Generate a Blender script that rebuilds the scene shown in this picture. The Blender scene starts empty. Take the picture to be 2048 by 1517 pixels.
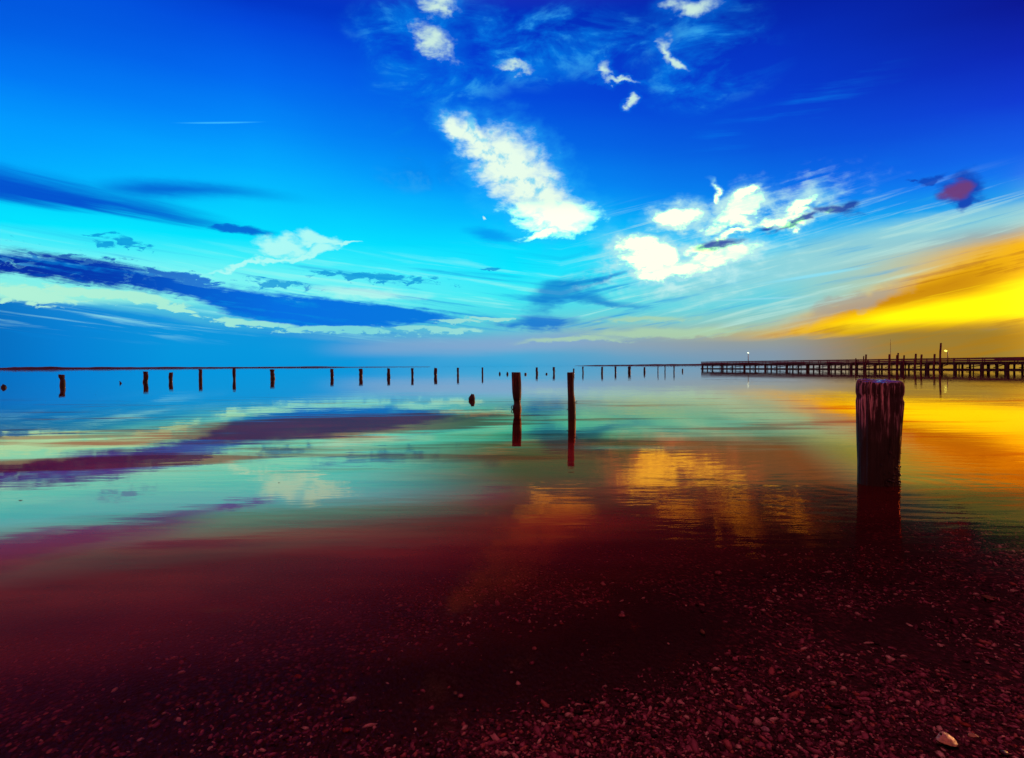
import bpy, math, random
import numpy as np
from mathutils import Vector

random.seed(7)
rng = np.random.default_rng(11)
R = math.radians
scene = bpy.context.scene
COL = scene.collection

# ------------------------------------------------------------------ camera
# Units: metres. Water level z = 0. The camera stands on the shore looking out (+Y).
CAM_H = 1.1
FPX = 1409.0                       # focal length, in pixels of the 2048 x 1517 photograph
PITCH, ROLL = math.atan(25.8 / FPX), math.atan(0.0061)
fwd = Vector((0, math.cos(PITCH), -math.sin(PITCH)))
right = Vector((1, 0, 0)); up = right.cross(fwd)
r2 = right * math.cos(ROLL) - up * math.sin(ROLL)
u2 = up * math.cos(ROLL) + right * math.sin(ROLL)
right, up = r2, u2
cam_d = bpy.data.cameras.new('camera')
cam_d.sensor_width = 36.0; cam_d.lens = 36.0 * FPX / 2048
cam_d.clip_start = 0.05; cam_d.clip_end = 40000
cam = bpy.data.objects.new('camera', cam_d); COL.objects.link(cam)
from mathutils import Matrix
mw = Matrix((right, up, -fwd)).transposed().to_4x4(); mw.translation = Vector((0, 0, CAM_H))
cam.matrix_world = mw
scene.camera = cam

def ray(px, py):
    return (fwd + right * ((px - 1024) / FPX) + up * ((758.5 - py) / FPX))
def horizon(px):
    return 732.7 - (px - 1024) * 0.0061
def ground(px, py, z=0.0):
    """World point at height z seen along that line of sight (used for surveying the place)."""
    d = ray(px, py); t = (z - CAM_H) / d.z
    return Vector((d.x * t, d.y * t, z))
def at_depth(px, py, Y):
    d = ray(px, py); t = Y / d.y
    return Vector((0, 0, CAM_H)) + d * t
def sky_deg(px, py):
    d = ray(px, py)
    return math.degrees(math.atan2(d.x, d.y)), math.degrees(math.atan2(d.z, math.hypot(d.x, d.y)))

# ------------------------------------------------------------------ helpers
def lin(c):
    return tuple(((v / 255) / 12.92 if v / 255 <= 0.04045 else ((v / 255 + 0.055) / 1.055) ** 2.4) for v in c)
def tag(o, label=None, cat=None, group=None, kind=None):
    if label: o['label'] = label
    if cat: o['category'] = cat
    if group: o['group'] = group
    if kind: o['kind'] = kind
    return o
def empty(name, loc=(0, 0, 0), rz=0):
    o = bpy.data.objects.new(name, None); COL.objects.link(o)
    o.location = loc; o.rotation_euler.z = rz; o.empty_display_size = 0.2
    return o
def mesh_obj(name, verts, faces, mat, parent=None, smooth=True, loc=None):
    me = bpy.data.meshes.new(name)
    verts = np.asarray(verts, np.float32)
    me.vertices.add(len(verts)); me.vertices.foreach_set('co', verts.ravel())
    if isinstance(faces, np.ndarray):
        n, k = faces.shape
        loops = faces.ravel().astype(np.int32); starts = np.arange(0, n * k, k, dtype=np.int32)
    else:
        loops = np.array([i for f in faces for i in f], np.int32)
        ln = np.array([len(f) for f in faces]); starts = (np.cumsum(ln) - ln).astype(np.int32); n = len(faces)
    me.loops.add(len(loops)); me.loops.foreach_set('vertex_index', loops)
    me.polygons.add(n); me.polygons.foreach_set('loop_start', starts)
    me.update(calc_edges=True); me.validate()
    me.polygons.foreach_set('use_smooth', np.full(len(me.polygons), smooth))
    me.materials.append(mat)
    o = bpy.data.objects.new(name, me); COL.objects.link(o)
    if parent: o.parent = parent
    if loc is not None: o.location = loc
    return o
class MB:
    """Collects boxes and rods, then links them as one mesh."""
    def __init__(s): s.v = []; s.f = []
    def box(s, c, size, ax=None):
        ax = ax or (Vector((1, 0, 0)), Vector((0, 1, 0)), Vector((0, 0, 1)))
        b = len(s.v); c = Vector(c)
        for dx, dy, dz in ((-1,-1,-1),(1,-1,-1),(1,1,-1),(-1,1,-1),(-1,-1,1),(1,-1,1),(1,1,1),(-1,1,1)):
            s.v.append(c + ax[0]*dx*size[0]/2 + ax[1]*dy*size[1]/2 + ax[2]*dz*size[2]/2)
        for q in ((0,3,2,1),(4,5,6,7),(0,1,5,4),(1,2,6,5),(2,3,7,6),(3,0,4,7)): s.f.append([b+i for i in q])
    def rod(s, p, q, r0, r1=None, n=10):
        r1 = r0 if r1 is None else r1
        p, q = Vector(p), Vector(q); d = (q - p).normalized()
        a = d.orthogonal().normalized(); c = d.cross(a); b = len(s.v)
        for (o, r) in ((p, r0), (q, r1)):
            for i in range(n):
                t = 2 * math.pi * i / n; s.v.append(o + (a * math.cos(t) + c * math.sin(t)) * r)
        for i in range(n):
            j = (i + 1) % n; s.f.append([b+i, b+j, b+n+j, b+n+i])
        s.f.append([b+i for i in reversed(range(n))]); s.f.append([b+n+i for i in range(n)])
    def build(s, name, mat, parent=None, smooth=False):
        return mesh_obj(name, [tuple(v) for v in s.v], s.f, mat, parent, smooth)

LAT = rng.random((256, 256))
def vnoise(x, y):
    xi = np.floor(x).astype(int); yi = np.floor(y).astype(int)
    fx = x - xi; fy = y - yi
    fx = fx*fx*(3-2*fx); fy = fy*fy*(3-2*fy)
    a = LAT[xi % 256, yi % 256]; b = LAT[(xi+1) % 256, yi % 256]
    c = LAT[xi % 256, (yi+1) % 256]; d = LAT[(xi+1) % 256, (yi+1) % 256]
    return (a*(1-fx)+b*fx)*(1-fy) + (c*(1-fx)+d*fx)*fy - 0.5
def fbm(x, y, o=4):
    s = 0; a = 1.0
    for k in range(o):
        s = s + a * vnoise(x * 2**k + 17.3*k, y * 2**k + 9.1*k); a *= 0.5
    return s

# ------------------------------------------------------------------ node expressions
class T:
    """A node tree with arithmetic on sockets."""
    def __init__(s, tree): s.t = tree; s.n = tree.nodes; s.l = tree.links
    def node(s, typ, **kw):
        nd = s.n.new(typ)
        for k, v in kw.items(): setattr(nd, k, v)
        return nd
    def put(s, sock, v):
        if isinstance(v, E): s.l.new(v.s, sock)
        elif isinstance(v, (tuple, list)):
            v = tuple(v)
            if sock.type == 'RGBA' and len(v) == 3: v = v + (1.0,)
            sock.default_value = v
        else: sock.default_value = v
    def math(s, op, a, b=None, c=None, clamp=False):
        nd = s.node('ShaderNodeMath', operation=op, use_clamp=clamp)
        for i, v in enumerate((a, b, c)):
            if v is not None: s.put(nd.inputs[i], v)
        return E(s, nd.outputs[0])
    def vmath(s, op, a, b=None, out=0, scale=None):
        nd = s.node('ShaderNodeVectorMath', operation=op)
        s.put(nd.inputs[0], a)
        if b is not None: s.put(nd.inputs[1], b)
        if scale is not None: s.put(nd.inputs['Scale'], scale)
        return E(s, nd.outputs[out])
    def ss(s, x, a, b, lo=0.0, hi=1.0):
        nd = s.node('ShaderNodeMapRange', interpolation_type='SMOOTHSTEP')
        for k, v in zip(('Value', 'From Min', 'From Max', 'To Min', 'To Max'), (x, a, b, lo, hi)): s.put(nd.inputs[k], v)
        return E(s, nd.outputs[0])
    def ls(s, x, a, b, lo=0.0, hi=1.0):
        nd = s.node('ShaderNodeMapRange', interpolation_type='LINEAR', clamp=True)
        for k, v in zip(('Value', 'From Min', 'From Max', 'To Min', 'To Max'), (x, a, b, lo, hi)): s.put(nd.inputs[k], v)
        return E(s, nd.outputs[0])
    def mix(s, a, b, f, mode='MIX'):
        nd = s.node('ShaderNodeMix', data_type='RGBA', blend_type=mode, clamp_factor=True)
        s.put(nd.inputs[0], f); s.put(nd.inputs[6], a); s.put(nd.inputs[7], b)
        return E(s, nd.outputs[2])
    def comb(s, x, y, z=0.0):
        nd = s.node('ShaderNodeCombineXYZ')
        for i, v in enumerate((x, y, z)): s.put(nd.inputs[i], v)
        return E(s, nd.outputs[0])
    def sep(s, v):
        nd = s.node('ShaderNodeSeparateXYZ'); s.put(nd.inputs[0], v)
        return [E(s, nd.outputs[i]) for i in range(3)]
    def noise(s, vec, scale=1.0, detail=4.0, rough=0.55, dist=0.0, dims='3D', color=False, lac=2.0):
        nd = s.node('ShaderNodeTexNoise', noise_dimensions=dims)
        s.put(nd.inputs['Vector'], vec)
        for k, v in (('Scale', scale), ('Detail', detail), ('Roughness', rough), ('Distortion', dist), ('Lacunarity', lac)): s.put(nd.inputs[k], v)
        return E(s, nd.outputs[1 if color else 0])
    def ramp(s, x, stops, interp='LINEAR'):
        nd = s.node('ShaderNodeValToRGB'); cr = nd.color_ramp; cr.interpolation = interp
        stops = sorted(stops, key=lambda q: q[0])
        while len(cr.elements) < len(stops): cr.elements.new(0.5)
        for e, (p, c) in zip(cr.elements, stops):
            e.position = min(max(p, 0), 1); e.color = tuple(c) + (1.0,)
        s.put(nd.inputs[0], x)
        return E(s, nd.outputs[0])
    def curve(s, x, pts):
        nd = s.node('ShaderNodeFloatCurve'); cv = nd.mapping.curves[0]
        pts = sorted(pts); 
        while len(cv.points) < len(pts): cv.points.new(0.5, 0.5)
        for p, (a, b) in zip(cv.points, pts):
            p.location = (min(max(a, 0), 1), min(max(b, 0), 1)); p.handle_type = 'AUTO_CLAMPED'
        nd.mapping.update()
        s.put(nd.inputs['Value'], x)
        return E(s, nd.outputs[0])
class E:
    def __init__(s, t, sock): s.t = t; s.s = sock
    def __add__(s, o): return s.t.math('ADD', s, o)
    __radd__ = __add__
    def __sub__(s, o): return s.t.math('SUBTRACT', s, o)
    def __rsub__(s, o): return s.t.math('SUBTRACT', o, s)
    def __mul__(s, o): return s.t.math('MULTIPLY', s, o)
    __rmul__ = __mul__
    def __truediv__(s, o): return s.t.math('DIVIDE', s, o)
    def max(s, o): return s.t.math('MAXIMUM', s, o)
    def min(s, o): return s.t.math('MINIMUM', s, o)
    def pow(s, o): return s.t.math('POWER', s, o)
    def clamp(s): return s.t.math('ADD', s, 0.0, clamp=True)

# ------------------------------------------------------------------ sky (world)
SUN_AZ, SUN_EL = R(52), R(8)
world = bpy.data.worlds.new('World'); scene.world = world; world.use_nodes = True
world.node_tree.nodes.clear()
w = T(world.node_tree)
tc = w.node('ShaderNodeTexCoord')
dirv = E(w, tc.outputs['Generated'])
dx, dy, dz = w.sep(dirv)
az = w.math('ARCTAN2', dx, dy) * 57.29578
el = w.math('ARCSINE', dz) * 57.29578
def azn_of(a): return (a + 45) / 90
def eln_of(e): return (e + 2) / 32
# slow bending, streaky drift and puffs of the air
wx = w.noise(w.comb(az * 0.10, el * 0.22, 60.0), 1.0, 4, 0.5) - 0.5
wy = w.noise(w.comb(az * 0.10, el * 0.22, 75.0), 1.0, 4, 0.5) - 0.5
streak = w.noise(w.comb(az * 0.055, el * 0.75 + az * 0.03, 3.0), 1.0, 5, 0.6) - 0.5
puff = w.noise(w.comb(az * 0.55, el * 0.95, 8.0), 1.0, 6, 0.58, 0.3) - 0.5
fine = w.noise(w.comb(az * 0.9, el * 2.4, 21.0), 1.0, 5, 0.6, 0.5) - 0.5
wn = w.noise(w.comb(az * 0.16 + el * 0.10, el * 0.34 - az * 0.06, 31.0), 1.0, 7, 0.62, 0.5)
inn = w.noise(w.comb(az * 0.75, el * 0.8, 44.0), 1.0, 4, 0.55)
bend = el + az.min(4.0) * 0.13 - (az - 4.0).max(0.0) * 0.20
st2 = w.noise(w.comb(az * 0.075, bend * 1.5, 52.0), 1.0, 6, 0.62, 0.4) - 0.5
n1 = w.noise(w.comb(az * 0.36, el * 0.5, 101.0), 1.0, 4, 0.55) - 0.5
n2 = w.noise(w.comb(az * 0.36, el * 0.5, 127.0), 1.0, 4, 0.55) - 0.5
az = az + (wx + wy + streak + puff + fine + wn + inn + n1 + n2 + st2) * 1e-6   # keeps the evaluation order shallow
azel1 = w.comb(az, el, 1.0)
azelS = w.comb(az + wx * 7.0 + n1 * 2.5, el + wy * 1.6 + fine * 0.5 + n2 * 0.5, 1.0)
azelP = w.comb(az + n1 * 3.6 + fine * 0.5, el + n2 * 2.8 + puff * 0.8, 1.0)
elw = el + wy * 1.0 + streak * 0.5
azw = az + wx * 2.0

def col_ramp(x, rows):
    return [(eln_of(sky_deg(x, y)[1]), lin(c)) for y, c in rows]
elw_n = (elw + 2.0) * (1 / 32)
c0 = w.ramp(elw_n, col_ramp(0, [(745,(0,100,182)),(690,(0,110,192)),(640,(0,116,205)),(606,(40,150,215)),(592,(160,238,215)),(560,(130,240,232)),(505,(135,245,245)),(475,(70,236,250)),(440,(0,230,255)),(400,(0,212,255)),(340,(0,175,255)),(250,(0,155,255)),(150,(0,120,245)),(50,(0,95,228)),(0,(0,88,222))]))
c1 = w.ramp(elw_n, col_ramp(512, [(745,(0,140,215)),(700,(0,158,225)),(670,(30,150,220)),(650,(60,180,225)),(610,(110,235,238)),(560,(120,245,245)),(520,(60,240,250)),(480,(0,228,255)),(400,(0,200,255)),(330,(0,170,255)),(250,(0,138,250)),(150,(0,105,240)),(50,(0,72,220)),(0,(0,55,200))]))
c2 = w.ramp(elw_n, col_ramp(1024, [(745,(30,160,215)),(715,(70,168,214)),(690,(130,170,205)),(672,(110,185,212)),(650,(90,205,220)),(620,(70,220,235)),(590,(60,235,245)),(550,(0,232,255)),(500,(0,222,255)),(440,(0,188,255)),(380,(0,148,250)),(300,(0,110,235)),(200,(0,75,220)),(100,(0,58,205)),(0,(0,45,188))]))
c3 = w.ramp(elw_n, col_ramp(1536, [(745,(115,150,172)),(705,(130,150,168)),(680,(148,155,150)),(662,(185,175,125)),(640,(150,200,190)),(610,(110,208,220)),(570,(90,212,230)),(520,(60,212,245)),(480,(0,188,250)),(430,(0,150,245)),(380,(0,115,235)),(300,(0,85,220)),(200,(0,62,210)),(100,(0,50,195)),(0,(0,34,168))]))
c4 = w.ramp(elw_n, col_ramp(2048, [(745,(150,108,15)),(700,(155,115,20)),(668,(165,120,8)),(640,(225,170,0)),(560,(240,190,0)),(490,(232,172,10)),(462,(170,145,125)),(435,(130,200,212)),(405,(20,165,235)),(350,(0,115,240)),(300,(0,92,232)),(200,(0,55,210)),(100,(0,34,180)),(0,(0,18,148))]))
a0, a1, a2, a3, a4 = [sky_deg(x, 600)[0] for x in (0, 512, 1024, 1536, 2048)]
base = w.mix(c0, c1, w.ls(azw, a0, a1))
base = w.mix(base, c2, w.ls(azw, a1, a2))
base = w.mix(base, c3, w.ls(azw, a2, a3))
base = w.mix(base, c4, w.ls(azw, a3, a4))

azs_n = (az + 45.0) * (1 / 90)
def edge(pts):
    """elevation (degrees) of an edge as a function of azimuth"""
    q = [(azn_of(sky_deg(x, y)[0]), eln_of(sky_deg(x, y)[1])) for x, y in pts]
    return w.curve(azs_n, q) * 32.0 - 2.0
def band(top, bot, st, sb, e):
    """mask between two edges, st/sb softness in degrees"""
    m1 = w.ss(edge(top) - e, -st, st); m2 = w.ss(e - edge(bot), -sb, sb)
    return m1 * m2
def azgate(x0, x1, x2=None, x3=None):
    m = w.ss(az, sky_deg(x0, 600)[0], sky_deg(x1, 600)[0])
    if x2 is not None: m = m * w.ss(az, sky_deg(x2, 600)[0], sky_deg(x3, 600)[0], 1.0, 0.0)
    return m
def blob(cx, cy, rx, ry, ang=0, co=None):
    """distance field of an ellipse on the sky: 1 at its centre, 0 at its rim, negative outside"""
    a, e = sky_deg(cx, cy); ax, _ = sky_deg(cx + 10, cy); _, ey = sky_deg(cx, cy - 10)
    kx = (ax - a) / 10; ky = (ey - e) / 10
    k = math.sqrt(abs(kx * ky))
    return blob_deg(a, e, rx * (kx if abs(ang) < 20 else k), ry * (ky if abs(ang) < 20 else k), -ang, co)
def blob_deg(a, e, rx, ry, ang=0, co=None):
    co = azelS if co is None else co
    c, s_ = math.cos(R(ang)), math.sin(R(ang))
    u = w.vmath('DOT_PRODUCT', co, (c / rx, s_ / rx, -(a * c + e * s_) / rx), out=1)
    v = w.vmath('DOT_PRODUCT', co, (-s_ / ry, c / ry, -(-a * s_ + e * c) / ry), out=1)
    return 1.0 - w.vmath('LENGTH', w.comb(u, v, 0.0), out=1)
def union(bs, co=None):
    co = azelP if co is None else co
    m = blob(*bs[0][:5], co)
    for b in bs[1:]: m = m.max(blob(*b[:5], co))
    return m

# far-right warm sky: amber bank, brown band, bright yellow core
wedge = band([(1440,676),(1500,668),(1600,640),(1750,588),(1800,566),(1850,542),(1900,522),(1950,505),(2048,476)],
             [(1440,680),(1620,672),(1800,668),(2048,664)], 1.1, 0.25, elw + st2 * 1.2) * azgate(1400, 1680)
base = w.mix(base, lin((243,180,0)), wedge)
brown = band([(1560,650),(1700,612),(1760,596),(1900,548),(2048,505)], [(1560,660),(1700,632),(1760,624),(1900,590),(2048,560)], 0.5, 0.5, elw) * azgate(1560, 1720, 1900, 2100)
base = w.mix(base, lin((200,134,0)), (brown * 0.85).max(wedge * w.ss(st2 + puff * 0.3, 0.0, -0.16) * 0.95))
base = w.mix(base, lin((255,214,0)), wedge * w.ss(st2, 0.03, 0.2) * 0.6)
core = band([(1560,662),(1640,650),(1750,628),(1850,608),(1950,586),(2048,556)], [(1560,672),(1640,662),(1750,657),(1850,648),(2048,640)], 0.7, 0.6, el + streak * 0.7 + st2 * 1.3) * azgate(1540, 1800)
base = w.mix(base, (1.35, 1.02, 0.0), core)
pinkb = union([(1690,612,170,26,-18)])
base = w.mix(base, lin((165,160,150)), w.ss(pinkb + streak * 0.6, 0.0, 0.7) * 0.75)
# pale veil that rises from the white clouds to the right
veil = band([(1200,560),(1400,520),(1600,490),(1750,455),(1900,428),(2048,410)], [(1200,610),(1400,600),(1600,560),(1750,520),(1900,480),(2048,455)], 0.7, 1.0, el + puff * 0.7 + streak * 1.2) * azgate(1180, 1420)
base = w.mix(base, lin((150,212,218)), veil * 0.75)

gold = w.ss(el, 3.3, 2.0) * w.ss(az, sky_deg(1540, 690)[0], sky_deg(1830, 690)[0])
base = w.mix(base, w.mix(lin((150,122,45)), lin((165,120,20)), w.ss(st2, -0.1, 0.15)), gold * 0.9)
# blue bank low on the left and its cream streaks
bank = w.ss(edge([(0,602),(100,606),(200,617),(300,632),(400,652),(600,676),(800,690),(950,700)]) - (el + fine * 0.25), -0.18, 0.18) * azgate(1000, 700)
base = w.mix(base, w.ramp(azs_n, [(azn_of(sky_deg(x, 690)[0]), lin(c)) for x, c in ((0,(0,112,195)),(130,(0,128,212)),(350,(0,150,222)),(700,(0,150,220)),(900,(60,160,215)))]), bank * 0.9)
rose = band([(600,690),(700,686),(900,676),(1200,664)], [(600,708),(700,710),(900,706),(1200,690)], 0.4, 0.5, el + streak * 0.8) * azgate(600, 780, 1100, 1300)
base = w.mix(base, lin((128,168,208)), rose * 0.7)

# feathered streaks in the low sky
lowz = w.ss(el, 1.6, 3.2) * w.ss(el, 10.5, 6.5) * w.ss(az, 20.0, 8.0)
base = w.mix(base, lin((165,248,240)), lowz * w.ss(st2, 0.02, 0.20) * 0.55)
base = w.mix(base, lin((0,140,225)), lowz * w.ss(st2, -0.03, -0.20) * 0.60)
lowr = w.ss(el, 1.8, 3.2) * w.ss(el, 13.5, 10.0) * w.ss(az, 4.0, 10.0) * (1.0 - wedge)
base = w.mix(base, lin((190,232,222)), lowr * w.ss(st2, 0.02, 0.20) * 0.6)
base = w.mix(base, lin((40,165,225)), lowr * w.ss(st2, -0.03, -0.20) * 0.5)
# dark cloud bands
dk1 = band([(0,338),(100,362),(200,384),(300,404),(380,428),(460,452)], [(0,398),(100,410),(200,418),(300,432),(380,447),(460,460)], 0.9, 0.45, el + streak * 0.9 + st2 * 1.4) * azgate(540, 400)
dk2 = band([(120,380),(200,368),(300,363),(420,370),(520,380),(620,398)], [(120,384),(200,392),(300,396),(420,392),(520,396),(620,402)], 0.6, 0.6, el + streak * 0.9 + fine * 0.3) * azgate(60, 320, 400, 680)
dk3 = w.ss(blob(478, 457, 85, 11) + streak * 0.9, 0.0, 0.5)
dark1 = (dk1 * 0.95).max(dk2 * 0.8).max(dk3 * 0.85)
base = w.mix(base, lin((0,72,205)), dark1)
dk4 = band([(0,500),(100,510),(200,522),(300,543),(400,570),(500,580),(600,590),(700,600),(800,612),(900,632),(950,642)],
           [(0,548),(100,558),(200,570),(300,582),(400,600),(450,622),(550,645),(650,658),(750,655),(850,650),(950,644)], 0.32, 0.26, el + fine * 0.8 + puff * 0.4 + st2 * 1.9) * azgate(985, 860)
holes = w.ss(puff + fine * 0.7, 0.06, 0.22) * azgate(330, 230) * w.ss(edge([(0,530),(350,575),(1000,640)]) - el, 0.3, -0.2)
darkcol = w.ramp(azs_n, [(azn_of(sky_deg(x, 580)[0]), lin(c)) for x, c in ((0,(0,42,160)),(230,(0,62,178)),(380,(0,92,205)),(560,(0,112,226)),(850,(0,120,222)))])
tops = w.ss(blob(200, 540, 230, 42, 8).max(blob(330, 556, 140, 26, 8)) + fine * 2.2 + puff * 0.8, 0.25, 0.55) * 0.9
darkcol = w.mix(darkcol, lin((0,140,225)), w.ss(st2 + fine * 0.3, 0.0, 0.2) * 0.75)
base = w.mix(base, darkcol, (dk4 * (1.0 - holes * 0.75)).max(tops))
bits = w.ss(blob(760, 556, 190, 15, 3).max(blob(560, 566, 150, 16, 4)).max(blob(980, 541, 45, 9)).max(blob(255, 487, 110, 14, 8)).max(blob(190, 468, 50, 5)) + fine * 2.6, 0.42, 0.75)
base = w.mix(base, lin((0,150,220)), bits * 0.85)
dk5 = w.ss(blob(1085, 651, 130, 17, 2) + fine * 0.7 + st2 * 2.6, -0.15, 0.8)
base = w.mix(base, lin((0,116,210)), dk5 * 0.9)
dk6 = w.ss(blob(1130, 590, 100, 48, -30).max(blob(1210, 606, 150, 18, 8)).max(blob(1190, 560, 60, 10, -20)) + streak * 1.5 + fine * 0.5, 0.1, 0.85)
base = w.mix(base, lin((0,122,208)), dk6 * 0.8)
dk7 = w.ss(blob(980, 468, 100, 24, 12) + streak, 0.1, 0.9)
base = w.mix(base, lin((0,150,240)), dk7 * 0.8)

# cream streaks under the bands
creamzone = blob(60, 588, 160, 26, 4).max(blob(230, 594, 210, 17, 9)).max(blob(330, 622, 110, 10, 12)).max(blob(520, 652, 160, 11, 5)).max(blob(690, 664, 190, 10, 0)).max(blob(860, 657, 120, 8, 0)).max(blob(980, 636, 80, 6, 2)).max(blob(900, 642, 70, 6, 0))
cream = w.ss(creamzone + fine * 1.7 + streak * 0.5, 0.22, 0.52)
base = w.mix(base, w.ramp(azs_n, [(azn_of(sky_deg(x, 600)[0]), lin(c)) for x, c in ((0,(178,242,215)),(400,(170,238,215)),(700,(120,215,220)),(1000,(160,225,215)))]), cream * 0.95)
yel = w.ss(blob(1150, 682, 160, 8, -2).max(blob(1330, 664, 200, 14, -3)).max(blob(1290, 640, 150, 10, -3)) + streak * 1.4 + fine * 0.6, 0.1, 0.7)
base = w.mix(base, lin((172,212,175)), yel * 0.75)

# thin high wisps
wzone = w.ss(blob(860, 100, 200, 170, 10).max(blob(1060, 90, 330, 110)).max(blob(1420, 120, 170, 140)).max(blob(840, 290, 120, 120)), 0.0, 0.7)
base = w.mix(base, lin((0,132,235)), wzone * w.ss(wn, 0.40, 0.68) * 0.85)
base = w.mix(base, lin((70,185,240)), wzone * w.ss(wn + puff * 0.25, 0.54, 0.74) * 0.7)
wz2 = w.ss(blob(1560, 240, 300, 60, -18).max(blob(1270, 370, 260, 60, -10)).max(blob(1640, 390, 220, 60, -20)), 0.0, 0.8)
base = w.mix(base, lin((0,140,245)), wz2 * w.ss(streak + wx * 0.5, 0.0, 0.25) * 0.5)

# white clouds
erode = puff * 2.0 + fine * 0.8
big = union([(955,286,82,36,38),(1022,332,88,72,40),(1070,388,82,66,36),(1115,428,82,40,8),(930,262,52,24,22),(1088,462,46,9,-14)])
halo_big = w.ss(big + puff * 1.2, -0.75, 0.45)
base = w.mix(base, lin((40,190,255)), halo_big * 0.55)
mbig = w.ss(big + erode * 0.55, -0.15, 0.62)
inner = w.ss(inn, 0.50, 0.66) * w.ss(el, sky_deg(1024, 420)[1], sky_deg(1024, 380)[1])
bigc = w.mix((0.80, 0.98, 0.84), (1.15, 2.8, 0.90), w.ss(el, sky_deg(1024, 400)[1], sky_deg(1024, 440)[1]))
base = w.mix(base, w.mix(bigc, lin((95,205,245)), inner * 0.85), mbig)
sm = union([(882,14,34,24,10),(862,80,52,30,38),(1038,140,38,11,6),(1212,136,20,16,50),(1322,104,14,34,-10),(1350,128,34,9,22),(1384,14,52,24,0),(1262,208,10,12,40),(1240,160,42,6,8)])
halo_s = w.ss(sm + puff * 1.2, -1.2, 0.5)
base = w.mix(base, lin((0,130,235)), halo_s * 0.5)
base = w.mix(base, lin((205,238,225)), w.ss(sm + erode * 1.1, -0.2, 1.0) * 0.95)
rt = union([(1352,436,52,22,0),(1470,424,66,26,-22),(1432,390,8,26,-30),(1500,396,34,12,-38),(1600,412,48,18,-22),(1560,440,90,12,-6),(1580,450,40,9,0),(1282,484,46,17,0),(1300,510,72,34,12),(1345,540,105,24,4),(1400,498,52,16,-14),(1440,512,80,24,-8),(1460,470,40,8,-12)])
halo_r = w.ss(rt + puff * 1.2 + streak * 2.0, -1.0, 0.5)
base = w.mix(base, lin((130,222,242)), halo_r * 0.6)
base = w.mix(base, w.mix(lin((190,236,238)), (1.6, 4.6, 0.86), w.ss(rt + erode * 0.8 - (inn - 0.5) * 1.8, 0.12, 0.72)), w.ss(rt + erode * 0.8, -0.42, 0.50))
rv = w.ss(union([(1400,505,250,95,-4),(1500,430,260,75,-14),(1330,560,220,50,4)]) + puff * 0.8, -0.05, 0.9)
base = w.mix(base, lin((195,240,238)), rv * w.ss(st2 + puff * 0.9, -0.10, 0.22) * 0.75)
ll = union([(575,490,66,22,6),(640,480,52,17,12),(690,490,42,5,-8),(620,510,66,8,-14),(480,532,84,7,-17),(560,518,60,6,-12),(640,500,26,17,0)])
base = w.mix(base, lin((175,250,245)), w.ss(ll + erode * 0.6, -0.1, 0.6) * 0.95)
base = w.mix(base, lin((205,252,235)), w.ss(blob(745,585,110,14,2) + streak + fine * 0.4, 0.0, 0.8) * 0.6)
base = w.mix(base, lin((190,240,245)), w.ss(blob(962,434,9,4,-20), 0.1, 0.6))
# small shaded cloud scraps, one still lit red from below
scr = union([(1590,440,75,9,-20),(1655,418,48,14,20),(1690,412,30,12,-20),(1440,484,58,9,-12),(1535,452,26,7,-8)], azelS)
base = w.mix(base, lin((0,50,160)), w.ss(scr + erode * 0.9, -0.15, 0.85) * 0.9)
sc2 = union([(1926,374,62,36,-14),(1915,390,36,26,20)])
sc3 = union([(1850,362,50,16,-24),(1815,374,24,8,0)])
base = w.mix(base, lin((0,62,180)), (w.ss(sc2 + puff * 1.2, -0.1, 0.75) * 0.95).max(w.ss(sc3 + erode, 0.1, 0.7) * 0.8))
base = w.mix(base, lin((112,58,118)), w.ss(union([(1914,377,38,20,-8)], azelS) + puff * 1.1, -0.05, 0.7) * 0.9)
# condensation trails
def trail(x0, y0, x1, y1, wd):
    L = math.hypot(x1 - x0, y1 - y0)
    return w.ss(blob((x0+x1)/2, (y0+y1)/2, L/2, wd, math.degrees(math.atan2(y1-y0, x1-x0)), azel1), 0.0, 0.8)
base = w.mix(base, lin((60,190,255)), trail(335, 259, 545, 233, 2.6) * 0.8)
base = w.mix(base, lin((140,225,245)), trail(1490, 567, 1770, 535, 5) * 0.8)
base = w.mix(base, lin((150,220,235)), trail(1380, 599, 1660, 597, 3) * 0.6)

# overhead and behind the viewer: unseen mauve zenith and rosy sky, boosted as red fill light, and a strong glow beyond the frame on the right
over = w.ss(el, 26.0, 45.0)
base = w.mix(base, (0.50, 0.12, 0.22), over)
side = w.ss(w.math('ABSOLUTE', az), 42.0, 75.0)
rosy = w.ramp((el * (1 / 90)).clamp(), [(0.0, (1.1,0.28,0.22)), (0.2, (1.0,0.24,0.26)), (0.5, (0.6,0.15,0.22)), (1.0, (0.5,0.12,0.22))])
base = w.mix(base, rosy, side)
glow = w.ss(blob_deg(58, 4, 26, 13, 0, azel1), -0.15, 0.9)
base = w.mix(base, (3.2, 1.5, 0.10), glow * w.ss(az, 33.0, 42.0))
base = w.mix(base, (0.02, 0.01, 0.012), w.ss(el, -0.6, -3.0))
skyt = w.node('ShaderNodeTexSky', sky_type='NISHITA')
skyt.sun_disc = False; skyt.sun_elevation = SUN_EL; skyt.sun_rotation = SUN_AZ
bgs = w.node('ShaderNodeBackground'); w.l.new(skyt.outputs[0], bgs.inputs[0]); bgs.inputs[1].default_value = 0.0007
bg = w.node('ShaderNodeBackground'); w.put(bg.inputs[0], base); bg.inputs[1].default_value = 1.0
add = w.node('ShaderNodeAddShader'); w.l.new(bg.outputs[0], add.inputs[0]); w.l.new(bgs.outputs[0], add.inputs[1])
world.cycles.sampling_method = 'MANUAL'; world.cycles.sample_map_resolution = 512
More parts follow.
